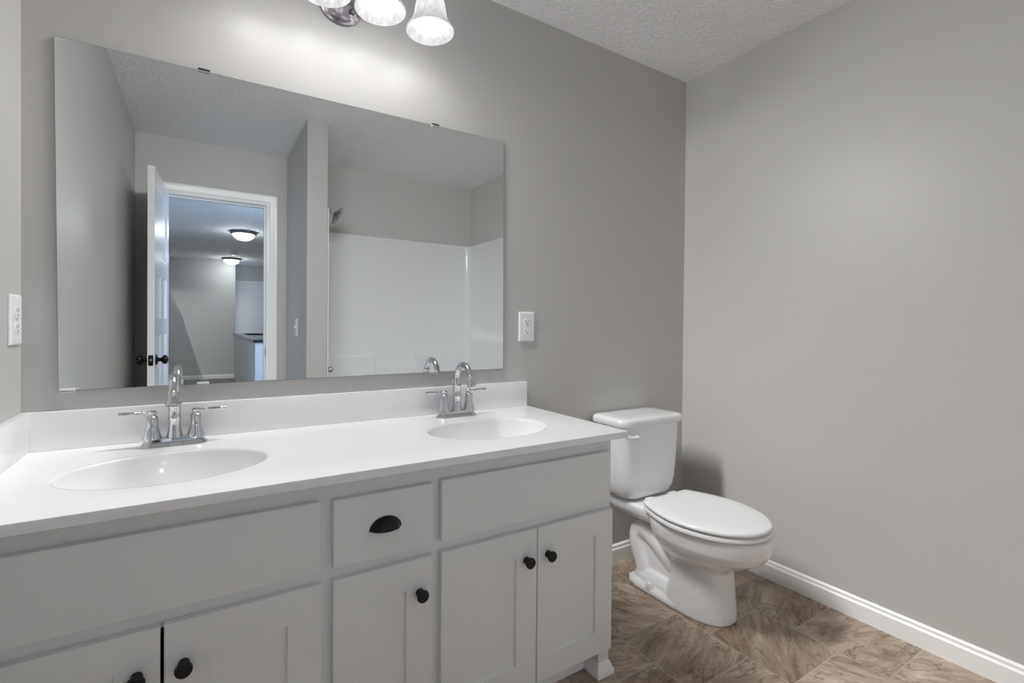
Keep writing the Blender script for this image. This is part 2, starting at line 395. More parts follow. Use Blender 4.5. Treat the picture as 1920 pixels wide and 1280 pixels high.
HXL, HYF, HYB, HXC, HXR = -0.555, -9.51, -10.15, 0.60, 1.80
struct('floor_hall', bx(HXL-0.1, HXR+0.1, HYB-0.1, YR-0.06, -0.05, -0.002), 'carpet', 'beige carpet of the hall beyond the doorway', 'floor')
struct('ceiling_hall', bx(HXL-0.1, HXR+0.1, HYB-0.1, HY, ZC, ZC+0.05), 'ceiling', 'white textured hall ceiling with two dome lights', 'ceiling')
struct('wall_hall_left', bx(HXL-0.1, HXL, HYF-0.1, HY, 0, ZC), 'wall', 'left hall wall beyond the doorway, seen in the mirror', 'wall')
struct('wall_hall_far', bx(HXL, HXC, HYF-0.12, HYF, 0, ZC, 0.003), 'wall', 'far hall wall facing the doorway, seen in the mirror', 'wall')
struct('wall_hall_recess', bx(HXC-0.1, HXR, HYB-0.1, HYB, 0, ZC), 'wall', 'set back end wall of the hall with a white door', 'wall')
bm = bmesh.new()
WA, WB = -4.40, -3.00
box(bm, HXR, HXR+0.1, HYB, WA, 0, ZC); box(bm, HXR, HXR+0.1, WB, HY, 0, ZC); box(bm, HXR, HXR+0.1, WA, WB, 0, 0.85); box(bm, HXR, HXR+0.1, WA, WB, 2.15, ZC)
struct('wall_hall_right', bm, 'wall', 'stair side wall of the hall with a window', 'wall')
bm = bmesh.new()
for a in ((WA, WA+0.06, 0.85, 2.15), (WB-0.06, WB, 0.85, 2.15), (WA+0.06, WB-0.06, 0.85, 0.91), (WA+0.06, WB-0.06, 2.09, 2.15), (WA+0.06, WB-0.06, 1.48, 1.52)):
    box(bm, HXR+0.02, HXR+0.07, a[0], a[1], a[2], a[3])
struct('window_1', bm, 'trim', 'white window frame in the stair side wall of the hall', 'window')
struct('wall_hall_end', bx(XR-0.5, XR, HY-0.1, HY, 0, ZC), 'wall', 'corner wall of the hall behind the tub', 'wall')
struct('baseboard_hall_far', extrude_profile(bmesh.new(), base_profile(0.085, 0.014), (HXL, HYF, 0), (HXC, HYF, 0), (0, 1, 0)), 'trim', 'white baseboard of the far hall wall', 'baseboard', 25)
struct('baseboard_hall_left', extrude_profile(bmesh.new(), base_profile(0.085, 0.014), (HXL, HY, 0), (HXL, HYF, 0), (1, 0, 0)), 'trim', 'white baseboard of the left hall wall', 'baseboard', 25)
# stair half walls with dark caps
WX0, WX1, WY0, WY1, WZ = 0.565, 0.685, -4.80, -9.30, 0.905

bm = bmesh.new(); box(bm, WX0, WX1, WY1, WY0, 0, WZ); box(bm, WX1, HXR, WY0-0.12, WY0, 0, WZ); box(bm, WX1, HXR, WY1, WY1+0.12, 0, WZ)
struct('wall_stair', bm, 'trim', 'white half wall around the stair opening, seen in the mirror', 'half wall')
bm = bmesh.new(); box(bm, WX0-0.02, WX1+0.02, WY1-0.02, WY0+0.02, WZ, WZ+0.035, 0.004); box(bm, WX1+0.02, HXR, WY0-0.14, WY0+0.02, WZ, WZ+0.035, 0.004); box(bm, WX1+0.02, HXR, WY1-0.02, WY1+0.14, WZ, WZ+0.035, 0.004)
struct('trim_2', bm, 'cap', 'dark stained wood cap on the stair half wall', 'cap')
t = thing('door_2', 'closed white door at the far end of the hall, seen in the mirror', 'door', (1.05, HYB, 0), kind='structure')
bm = bmesh.new()

box(bm, 0.69, 1.43, HYB, HYB+0.02, 0.01, 2.03, 0.002)
obj('door_panel', bm, 'door', t)
obj('casing', casing(bmesh.new(), 0.685, 1.435, 2.035, HYB, 1, 0.06), 'trim', t, 25)
# flat white panel on the hall ceiling
bm = bx(-0.42, 0.29, -4.34, -3.75, ZC-0.018, ZC, 0.004)
struct('trim_3', bm, 'trim', 'flat white panel on the hall ceiling', 'ceiling hatch')

def hall_light(y, label):
    t = thing('ceiling_light', label, 'ceiling light', (0.505, y, ZC), 'dome lights on the hall ceiling')
    bm = bmesh.new(); lathe(bm, [(0.10, 0), (0.165, -0.004), (0.175, -0.012), (0.172, -0.022), (0.160, -0.034), (0.150, -0.040), (0.142, -0.040), (0.142, -0.030)], (0, 0, 0), seg=48, cap0=True, cap1=False)
    obj('rim', bm, 'lampmetal', t, 40, True, 'dark metal rim')
    bm = bmesh.new(); lathe(bm, [(0.143, -0.036), (0.140, -0.050), (0.130, -0.070), (0.110, -0.092), (0.080, -0.110), (0.045, -0.121), (0.0, -0.125)], seg=48, cap0=False)
    obj('glass_dome', bm, 'dome', t, 60, True, 'lit white glass dome')
    bm = bmesh.new(); lathe(bm, [(0.0, -0.118), (0.009, -0.124), (0.011, -0.131), (0.006, -0.138), (0.0, -0.139)], seg=16)
    obj('finial', bm, 'lampmetal', t, 40, True)
    return t
hall_light(-5.87, 'dome ceiling light nearer the doorway in the hall, seen in the mirror')
hall_light(-9.02, 'dome ceiling light near the far hall wall, seen in the mirror')
bm = bmesh.new(); lathe(bm, [(0.0, 0), (0.068, 0), (0.068, -0.012), (0.058, -0.022), (0.052, -0.038), (0.0, -0.040)], (0.51, -8.2, ZC), seg=32)
tag(obj('smoke_detector', bm, 'plate', None, 30), 'small round white smoke detector on the hall ceiling between the dome lights', 'smoke detector')

# ------------------------------------------------------------------ tub alcove (seen in the mirror)
SX0, SX1, SYB, SZ = PX1+0.0095, 2.190, -2.329, 1.890
def surround_path(inset, rc):
    """U shaped plan: plumbing wall, back wall, right wall, with rounded corners"""
    x0, x1, yb, yf = SX0-inset*0.3, SX1+inset, SYB-inset, PY-0.003
    pts = [(x0, yf)]
    for (cx, cy, a0) in ((x0+rc, yb+rc, PI), (x1-rc, yb+rc, 1.5*PI)):
        for k in range(9):
            a = a0+k/8*PI/2; pts.append((cx+rc*math.cos(a), cy+rc*math.sin(a)))
    pts.append((x1, yf)); return pts
inner, outer = surround_path(0, 0.055), surround_path(0.028, 0.055)
bm = bmesh.new()
sur = loft(bm, [[Vector((x, y, 0.42)) for x, y in inner] , [Vector((x, y, SZ-0.010)) for x, y in inner], [Vector((x*0.8+X*0.2, y*0.8+Y*0.2, SZ-0.002)) for (x, y), (X, Y) in zip(inner, outer)],
     [Vector((x*0.4+X*0.6, y*0.4+Y*0.6, SZ)) for (x, y), (X, Y) in zip(inner, outer)], [Vector((X, Y, SZ)) for X, Y in outer], [Vector((X, Y, 0.42)) for X, Y in outer]], False, False, closed=False)
for e_i in (0, -1): bm.faces.new([r_[e_i] for r_ in sur])
t = thing('tub_surround', 'glossy white tub surround panels in the alcove, seen in the mirror', 'tub surround', (1.45, -1.95, 0.42))
obj('wall_panel', bm, 'acrylic', t, 40)
for (xa, xb) in ((0.80, 1.285), (1.645, 2.125)):
    bm = bmesh.new(); rr = lambda k, y: [Vector((xa-0.012+k, y, 0.43)), Vector((xb+0.012-k, y, 0.43)), Vector((xb-k*0.8, y, 0.875-k)), Vector((xa+k*0.8, y, 0.875-k))]
    loft(bm, [rr(0, SYB+0.001), rr(0.002, SYB+0.012), rr(0.008, SYB+0.018)], True, True)
    obj('raised_panel', bm, 'acrylic', t, 20)
# bathtub
bm = bmesh.new()
tx0, tx1, ty0, ty1 = SX0-0.008, SX1+0.028, SYB-0.026, PY-0.03
R_ = lambda ix, iy, r_, z: rrect((tx0+tx1)/2, (ty0+ty1)/2, (tx1-tx0)/2-ix, (ty1-ty0)/2-iy, r_, z)
loft(bm, [R_(0, 0, 0.005, 0.002), R_(0, 0, 0.005, 0.40), R_(0.004, 0.004, 0.01, 0.415), R_(0.06, 0.06, 0.10, 0.415), R_(0.075, 0.072, 0.12, 0.40), R_(0.11, 0.10, 0.14, 0.20), R_(0.17, 0.14, 0.14, 0.10), R_(0.24, 0.20, 0.12, 0.09)])
tag(obj('bathtub', bm, 'acrylic', None, 40), 'white alcove bathtub below the surround, behind the short wall', 'bathtub')
# shower head on an arm from the plumbing wall
t = thing('shower_head', 'chrome shower head on a bent arm high on the alcove wall', 'shower head', (PX1, -1.945, 2.00))
bm = bmesh.new(); lathe(bm, [(0.030, 0.0), (0.030, 0.003), (0.018, 0.012), (0.010, 0.014)], (PX1, -1.945, 2.0), (1, 0, 0), 24)
tube(bm, smooth_path([(PX1, -1.945, 2.0), (PX1+0.05, -1.945, 2.005), (PX1+0.095, -1.945, 1.985), (PX1+0.125, -1.945, 1.955)], 8), 0.009, 12)
obj('arm', bm, 'chrome', t, 40)
ax = Vector((0.88, 0.0, -0.47)).normalized(); o_ = Vector((PX1+0.118, -1.945, 1.963))
bm = bmesh.new(); lathe(bm, [(0.012, 0), (0.015, 0.012), (0.014, 0.02), (0.034, 0.032), (0.068, 0.040), (0.073, 0.048), (0.071, 0.058), (0.060, 0.060), (0.0, 0.060)], o_, ax, 32)
hd = obj('head', bm, 'chrome', t, 40)
bm = bmesh.new(); q = Vector((0, 0, 1)).rotation_difference(ax)
for rr_, n_ in ((0.018, 6), (0.036, 12), (0.053, 18)):
    for k in range(n_):
        p = o_ + q @ Vector((rr_*math.cos(2*PI*k/n_), rr_*math.sin(2*PI*k/n_), 0.0595)); lathe(bm, [(0.0048, 0), (0.0040, 0.003)], p, ax, 8)
obj('nozzles', bm, 'rubber', hd, 40)
t = thing('tub_valve', 'small chrome tub valve handle on the alcove wall, near the mirror bottom', 'tub valve', (SX0, -1.945, 0.80))
bm = bmesh.new(); lathe(bm, [(0.075, 0), (0.075, 0.003), (0.060, 0.010), (0.020, 0.012)], (SX0, -1.945, 0.80), (1, 0, 0), 32); obj('escutcheon', bm, 'chrome', t, 40)
bm = bmesh.new(); lathe(bm, [(0.018, 0.011), (0.017, 0.05), (0.016, 0.085), (0.020, 0.095), (0.022, 0.118), (0.014, 0.128), (0.0, 0.130)], (SX0, -1.945, 0.80), (1, 0, 0), 24)
tube(bm, [(SX0+0.108, -1.945, 0.80), (SX0+0.114, -1.985, 0.790), (SX0+0.116, -2.01, 0.788)], 0.0065, 10); obj('handle', bm, 'chrome', t, 40)

# ------------------------------------------------------------------ mirror
t = thing('wall_mirror', 'large frameless mirror on the wall above the vanity', 'mirror', (0.367, 0.0, 0.955))
mc = [(-0.3235, 0.9535), (1.0665, 0.9588), (1.0590, 1.8868), (-0.3330, 1.8735)]
ring = lambda k, y: [Vector((x + (k if i in (0, 3) else -k), y, z + (k if i < 2 else -k))) for i, (x, z) in enumerate(mc)]
bm = bmesh.new()
loft(bm, [ring(0, -0.001), ring(0, -0.0060), ring(0.0008, -0.0068)], True, False, mi=0)
f = bm.faces.new([bm.verts.new(p) for p in ring(0.0008, -0.0068)]); f.material_index = 1
obj('mirror_glass', bm, ['edge', 'mirror'], t)
for x, ztop in ((0.003, 1.877), (0.7525, 1.8838)):
    bm = bmesh.new(); box(bm, x-0.0155, x+0.0155, -0.0095, 0.0, ztop-0.0005, ztop+0.006, 0.0008); box(bm, x-0.0155, x+0.0155, -0.0095, -0.0072, ztop-0.007, ztop+0.004, 0.0006)
    obj('clip', bm, 'chrome', t, None, label='metal clip on the top edge')
for x, zb in ((0.003, 0.9548), (-0.305, 0.9536), (0.7525, 0.9576)):
    bm = bmesh.new(); box(bm, x-0.0155, x+0.0155, -0.0098, 0.0, zb-0.004, zb+0.0004, 0.0008); box(bm, x-0.0155, x+0.0155, -0.0098, -0.0072, zb-0.003, zb+0.006, 0.0006)
    obj('clip', bm, 'clear', t, None, label='clear plastic clip on the bottom edge')

# ------------------------------------------------------------------ vanity light
LX, LY, LZ = 0.398, -0.165, 2.105       # centre of the bar, shade axis, rim height
t = thing('vanity_light', 'four bulb vanity light with frosted bell shades above the mirror', 'wall light', (LX, 0.0, 2.217))
bm = bmesh.new(); lathe(bm, [(0.074, 0.0), (0.074, 0.006), (0.070, 0.009), (0.067, 0.010), (0.064, 0.014), (0.056, 0.019), (0.040, 0.026), (0.016, 0.030), (0.0, 0.0305)], (LX, 0, 2.217), (0, -1, 0), 48)
pl = obj('backplate', bm, 'lampmetal', t, 40, label='round dark bronze backplate')
for sx, sz in ((0.036, -0.032), (-0.036, -0.032)):
    bm = bmesh.new(); lathe(bm, [(0.008, 0.010), (0.0075, 0.026), (0.0085, 0.030), (0.0085, 0.036), (0.005, 0.041), (0.0, 0.042)], (LX+sx, 0, 2.217+sz), (0, -1, 0), 16)
    obj('knurled_nut', bm, 'lampmetal', pl, 40)
SP = 0.1725
bm = bmesh.new(); tube(bm, smooth_path([(LX, -0.02, 2.225), (LX, -0.08, 2.235), (LX, -0.13, 2.295), (LX, -0.165, 2.317)], 8), 0.010, 14)
tube(bm, smooth_path([(LX-1.5*SP-0.02, LY, 2.300), (LX-0.5*SP, LY, 2.318), (LX+0.5*SP, LY, 2.318), (LX+1.5*SP+0.02, LY, 2.300)], 8), 0.009, 14)
for s in (-1, 1): lathe(bm, [(0.009, 0), (0.014, 0.004), (0.014, 0.012), (0.0, 0.02)], (LX+s*(1.5*SP+0.015), LY, 2.300), (s, 0, 0), 16)
obj('arm', bm, 'lampmetal', t, 40, label='dark bronze arm and bar')
lamp = bpy.data.lights.new('bulb_light', 'POINT'); lamp.shadow_soft_size = 0.026; lamp.color = (1.0, 0.985, 0.965); lamp.energy = 1.0
lamp.use_nodes = True; lt = lamp.node_tree
fo = lt.nodes.new('ShaderNodeLightFalloff'); fo.inputs['Strength'].default_value = VANITY_LAMP; fo.inputs['Smooth'].default_value = 0.0
lt.links.new(fo.outputs['Linear'], lt.nodes['Emission'].inputs['Strength'])
lt.nodes['Emission'].inputs[0].default_value = (0.965, 0.982, 1.0, 1)
glow = lamp.copy(); glow.name = 'shade_light'; glow.shadow_soft_size = 0.086
gf = [n for n in glow.node_tree.nodes if n.bl_idname == 'ShaderNodeLightFalloff'][0]; gf.inputs['Strength'].default_value = SHADE_GLOW
gm = glow.node_tree.nodes.new('ShaderNodeMath'); gm.operation = 'MULTIPLY_ADD'; gm.inputs[1].default_value = 0.38
gk = glow.node_tree.nodes.new('ShaderNodeMath'); gk.operation = 'MULTIPLY'; gk.inputs[1].default_value = 0.62
glow.node_tree.links.new(gf.outputs['Constant'], gk.inputs[0]); glow.node_tree.links.new(gf.outputs['Linear'], gm.inputs[0]); glow.node_tree.links.new(gk.outputs[0], gm.inputs[2])
glow.node_tree.links.new(gm.outputs[0], [n for n in glow.node_tree.nodes if n.bl_idname == 'ShaderNodeEmission'][0].inputs['Strength'])
for k in range(4):
    x = LX+(k-1.5)*SP; dz = (0.019, 0.031, 0.031, 0.019)[k]-0.005; zz = LZ-2.1+dz
    bm = bmesh.new(); lathe(bm, [(0.010, 2.290), (0.012, 2.262), (0.022, 2.256), (0.034, 2.248), (0.036, 2.225), (0.033, 2.222), (0.030, 2.246), (0.0, 2.25)], (x, LY, dz), seg=28, cap1=False)
    obj('shade_holder', bm, 'lampmetal', t, 40)
    prof = [(0.026, 2.238), (0.032, 2.232), (0.039, 2.220), (0.045, 2.204), (0.0495, 2.186), (0.0525, 2.166), (0.0560, 2.146), (0.0615, 2.130), (0.0700, 2.116), (0.0775, 2.107), (0.0808, 2.100)]
    inn = [(r_-0.0035, z+0.0008) for r_, z in reversed(prof)]; inn[0] = (0.0785, 2.0985)
    bm = bmesh.new(); lathe(bm, prof+inn, (x, LY, zz), seg=48, cap0=False, cap1=False)
    sh = obj('shade', bm, 'shade', t, 60, label='frosted alabaster glass bell shade')
    bm = bmesh.new(); lathe(bm, [(0.012, 2.235), (0.013, 2.205), (0.018, 2.190), (0.026, 2.172), (0.0295, 2.152), (0.028, 2.134), (0.020, 2.119), (0.010, 2.112), (0.0, 2.1105)], (x, LY, zz), seg=28)
    obj('bulb', bm, 'bulb', sh, 60, label='lit frosted bulb')
    lo = bpy.data.objects.new('bulb_light', lamp); COL.objects.link(lo); lo.parent = sh; lo.location = Vector((x, LY, LZ+dz+0.050))-WORLD_LOC[sh]
    lo = bpy.data.objects.new('shade_light', glow); COL.objects.link(lo); lo.parent = sh; lo.location = Vector((x, LY, LZ+dz+0.032))-WORLD_LOC[sh]

# ------------------------------------------------------------------ vanity cabinet
CX0, CX1, FY, FF = XL+0.001, 1.155, -0.515, 0.018     # ends, face frame plane, overlay thickness
CB = CZ-0.022
t = thing('vanity_cabinet', 'off-white shaker vanity cabinet under the double sink top', 'cabinet', (0.38, -0.26, 0.0))
bm = bmesh.new()
for (a, b2, c, d) in ((CX0, CX0+0.075, 0.09, CB), (CX1-0.045, CX1, 0.0, CB), (0.222, 0.272, 0.09, CB), (0.500, 0.546, 0.09, CB)):
    box(bm, a, b2, FY, FY+0.019, c, d)
for (c, d) in ((0.722, CB), (0.535, 0.588), (0.088, 0.115)):
    for (a, b2) in ((CX0+0.075, 0.222), (0.272, 0.500), (0.546, CX1-0.045)):
        box(bm, a, b2, FY, FY+0.019, c, d)
box(bm, CX1-0.016, CX1, FY+0.019, -0.002, 0.0, CB)
box(bm, CX1-0.045, CX1-0.016, FY+0.019, FY+0.085, 0.0, 0.088)
box(bm, CX0, CX0+0.016, FY+0.019, -0.002, 0.0, CB); box(bm, CX0+0.016, CX1-0.045, FY+0.065, FY+0.085, 0.0, 0.088)
obj('carcass', bm, 'cabinet', t)
bm = bmesh.new(); box(bm, CX0+0.017, CX1-0.017, FY+0.022, -0.004, 0.092, 0.108); box(bm, CX0+0.017, CX1-0.017, -0.012, -0.003, 0.108, CB-0.001)
obj('interior', bm, 'cabinet_inside', t)
prof = [(0, 0), (0.014, 0), (0.014, 0.012), (0.012, 0.019), (0.008, 0.025), (0.006, 0.032), (0.003, 0.040), (0, 0.042)]
bm = bmesh.new()
extrude_profile(bm, prof, (CX1, -0.002, 0), (CX1, FY, 0), (1, 0, 0), 0, 1)
extrude_profile(bm, prof, (CX1, FY, 0), (CX1-0.045, FY, 0), (0, -1, 0), -1, 1)
extrude_profile(bm, prof, (CX1-0.045, FY, 0), (CX1-0.045, FY+0.065, 0), (-1, 0, 0), -1, -1)
extrude_profile(bm, prof, (CX1-0.045, FY+0.065, 0), (CX0+0.016, FY+0.065, 0), (0, -1, 0), 1, 0)
obj('base_moulding', bm, 'trim', t, 25, label='white base moulding at the floor')
YF = FY-FF
for (a, b2) in ((-0.372, 0.230), (0.534, 1.138)):
    obj('false_front', panel_slab(bmesh.new(), a, b2, 0.575, 0.734, YF, FF-0.0005), 'cabinet', t, None, label='flat front below a basin')
dr = obj('drawer', panel_slab(bmesh.new(), 0.260, 0.511, 0.574, 0.731, YF, FF-0.0005), 'cabinet', t, None, label='small drawer with a black cup pull')
def cup_pull_mesh(xc, zc, y):
    """quarter ellipsoid shell, flat side on the drawer and open below"""
    bm = bmesh.new(); hw, hh, dp = 0.0365, 0.028, 0.024; n, mr = 28, 12
    def shell(k, dy):
        rings = []
        for j in range(mr+1):
            el = j/mr*PI/2                       # 0 at the open lower edge plane, up to the crown
            rings.append([Vector((xc+k*hw*math.cos(az)*math.cos(el), y+dy-k*dp*math.sin(az)*math.cos(el), zc+k*hh*math.sin(el))) for az in [PI*i/n for i in range(n+1)]])
        return rings
    A = loft(bm, shell(1.0, 0), False, False, closed=False); B = loft(bm, shell(0.92, 0), False, False, closed=False)
    for i in range(n): bm.faces.new((A[0][i], A[0][i+1], B[0][i+1], B[0][i]))
    bmesh.ops.remove_doubles(bm, verts=bm.verts[:], dist=1e-5)
    fl = []
    for k, dy in ((1.10, 0.0), (1.10, -0.0022), (0.98, -0.0028)):
        fl.append([Vector((xc+k*hw*math.cos(a), y+dy, zc+k*hh*max(0, math.sin(a)))) for a in [PI*i/n for i in range(n+1)]])
    loft(bm, fl, True, True)
    return bm
obj('cup_pull', cup_pull_mesh(0.3835, 0.6425, YF), 'bronze', dr, 40, label='black cup pull')
DB, DT, RL = 0.090, 0.5465, 0.072
for (a, b2, kx) in ((-0.372, -0.068, -0.105), (-0.062, 0.235, -0.029), (0.2605, 0.511, 0.474), (0.535, 0.8435, 0.805), (0.8470, 1.149, 0.883)):
    d_ = obj('door', panel_slab(bmesh.new(), a, b2, DB, DT, YF, FF-0.0005, RL), 'cabinet', t, None, label='shaker door with a black knob')
    bm = bmesh.new(); lathe(bm, [(0.0105, 0), (0.0105, 0.0025), (0.0065, 0.005), (0.0060, 0.011), (0.0075, 0.014), (0.0145, 0.017), (0.0160, 0.021), (0.0150, 0.0245), (0.0110, 0.0262), (0.0100, 0.0256), (0.0060, 0.0268), (0.0, 0.0270)], (kx, YF, 0.462), (0, -1, 0), 32)
    obj('knob', bm, 'bronze', d_, 40, label='black round knob')

# ------------------------------------------------------------------ vanity top with two integral basins
TX0, TX1, TY0 = XL+0.0005, 1.1797, -0.5681
SINKS = ((-0.064, -0.318), (0.808, -0.318)); SA, SB = 0.208, 0.140
t = thing('double_sink_countertop', 'white double sink vanity top with backsplash on the cabinet', 'countertop', (0.38, -0.28, CB))
def top_mesh():
    bm = bmesh.new(); n = 72; rb = 0.003
    corners = [(TX0, TY0+rb), (TX0, -0.0005), (TX1-rb, -0.0005), (TX1-rb, TY0+rb)]
    loop = [bm.verts.new((x, y, CZ)) for x, y in corners]
    edges = [bm.edges.new((loop[i], loop[(i+1) % 4])) for i in range(4)]
    for sx, sy in SINKS:
        v = [bm.verts.new((sx+(SA+0.004)*math.cos(2*PI*i/n), sy+(SB+0.004)*math.sin(2*PI*i/n), CZ)) for i in range(n)]
        edges += [bm.edges.new((v[i], v[(i+1) % n])) for i in range(n)]
    bmesh.ops.triangle_fill(bm, use_beauty=True, use_dissolve=False, edges=edges)
    def rg(k, z): return [Vector((TX0, TY0+k, z)), Vector((TX1-k, TY0+k, z)), Vector((TX1-k, -0.0005, z)), Vector((TX0, -0.0005, z))]
    loft(bm, [rg(rb, CZ), rg(rb*0.3, CZ-rb*0.3), rg(0, CZ-rb), rg(0, CB+rb), rg(rb*0.3, CB+rb*0.3), rg(rb, CB)], False, False)
    # underside, set back behind the basins
    z = CB
    a = [bm.verts.new(p) for p in rg(rb, z)]; b3 = [bm.verts.new(p) for p in rg(0.045, z)]
    for i in range(4): bm.faces.new((a[i], a[(i+1) % 4], b3[(i+1) % 4], b3[i]))
    bmesh.ops.remove_doubles(bm, verts=bm.verts[:], dist=1e-6)
    return bm
obj('counter_slab', top_mesh(), 'top', t, 35)
for sx, sy in SINKS:
    bm = bmesh.new(); n = 72
    prof = [(1.0+0.004/SA, 0), (1.0, 0.0010), (0.990, 0.004), (0.985, 0.010), (0.965, 0.024), (0.925, 0.048), (0.86, 0.075), (0.76, 0.098), (0.62, 0.114), (0.42, 0.123), (0.22, 0.127), (0.11, 0.1285)]
    rings = [[Vector((sx+SA*k*math.cos(2*PI*i/n), sy-0.0*z+SB*k*math.sin(2*PI*i/n), CZ-z)) for i in range(n)] for k, z in prof]
    loft(bm, rings, False, False)
    bs = obj('basin', bm, 'basin', t, 60, label='oval basin')
    bm = bmesh.new(); lathe(bm, [(0.0, -0.127), (0.012, -0.1255), (0.020, -0.1250), (0.0235, -0.1262), (0.0236, -0.131)], (sx, sy, CZ), seg=32, cap1=False)
    obj('drain', bm, 'chrome', bs, 40, label='chrome drain')
obj('backsplash', bx(TX0, TX1, -0.0200, -0.0005, CZ, CZ+0.1006, 0.002), 'top', t, 35)
obj('side_splash', bx(TX0, TX0+0.0195, TY0+0.004, -0.0202, CZ, CZ+0.1006, 0.002), 'top', t, 35)

# ------------------------------------------------------------------ faucets
def faucet(x, y, label):
    t = thing('faucet', label, 'faucet', (x, y, CZ), 'chrome faucets on the vanity top')
    bm = bmesh.new(); R = lambda hx, hy, z: rrect(0, 0, hx, hy, hy, z, 10)
    loft(bm, [R(0.0800, 0.0285, 0.0), R(0.0805, 0.0290, 0.002), R(0.0790, 0.0275, 0.005), R(0.0730, 0.0225, 0.010), R(0.0700, 0.0205, 0.016), R(0.0685, 0.0195, 0.021), R(0.066, 0.0175, 0.0225)])
    obj('base_plate', bm, 'chrome', t, 35, True)
    bm = bmesh.new(); lathe(bm, [(0.0205, 0.020), (0.0195, 0.026), (0.0170, 0.040), (0.0155, 0.055), (0.0152, 0.068), (0.0165, 0.071), (0.0165, 0.077), (0.0155, 0.080), (0.0155, 0.108), (0.0175, 0.111), (0.0175, 0.115), (0.0130, 0.118)], (0, 0, 0), seg=32)
    pts = [(0, 0, 0.112), (0, 0, 0.135)]
    for k in range(17):
        a = PI - k/16*(PI+0.0)*0.93
        pts.append((0, -0.052-0.052*math.cos(a), 0.138+0.054*math.sin(a)))
    tube(bm, pts, lambda s: 0.0118-0.002*s, 20)
    e0 = Vector(pts[-1]); dr_ = (Vector(pts[-1])-Vector(pts[-2])).normalized()
    lathe(bm, [(0.0105, -0.008), (0.0128, -0.005), (0.0128, 0.000), (0.0118, 0.003), (0.0122, 0.012), (0.0155, 0.021), (0.0165, 0.026), (0.0160, 0.029), (0.0115, 0.029), (0.0110, 0.022), (0.0, 0.022)], e0, dr_, 28)
    obj('spout', bm, 'chrome', t, 35, True)
    for s in (-1, 1):
        bm = bmesh.new(); lathe(bm, [(0.0235, 0.0205), (0.0225, 0.026), (0.0185, 0.038), (0.0155, 0.050), (0.0142, 0.056), (0.0142, 0.078), (0.0125, 0.081), (0.0085, 0.083), (0.0080, 0.086), (0.0105, 0.088), (0.0110, 0.093), (0.0085, 0.096), (0.0, 0.097)], (s*0.0508, 0, 0), seg=32)
        h = obj('handle', bm, 'chrome', t, 35, True)
        bm = bmesh.new(); o2 = Vector((s*0.0508, 0, 0.0905))
        lathe(bm, [(0.0042, 0.006), (0.0036, 0.018), (0.0048, 0.020), (0.0048, 0.023), (0.0040, 0.025), (0.0052, 0.027), (0.0056, 0.070), (0.0050, 0.073), (0.0, 0.0735)], o2, Vector((s, 0, 0.012 if s > 0 else 0.0)), 16)
        obj('lever', bm, 'chrome', h, 35, True)
    bm = bmesh.new(); lathe(bm, [(0.0024, 0.02), (0.0024, 0.122), (0.0045, 0.124), (0.0058, 0.129), (0.0045, 0.134), (0.0, 0.136)], (0, 0.026, 0), seg=14)
    obj('lift_rod', bm, 'chrome', t, 35, True)
    return t
fa = faucet(-0.064, -0.0900, 'chrome two handle faucet at the sink nearer the left wall')
fb = copy_tree(fa); fb.location = (0.808, -0.0900, CZ); fb['label'] = 'chrome two handle faucet at the sink nearer the toilet'

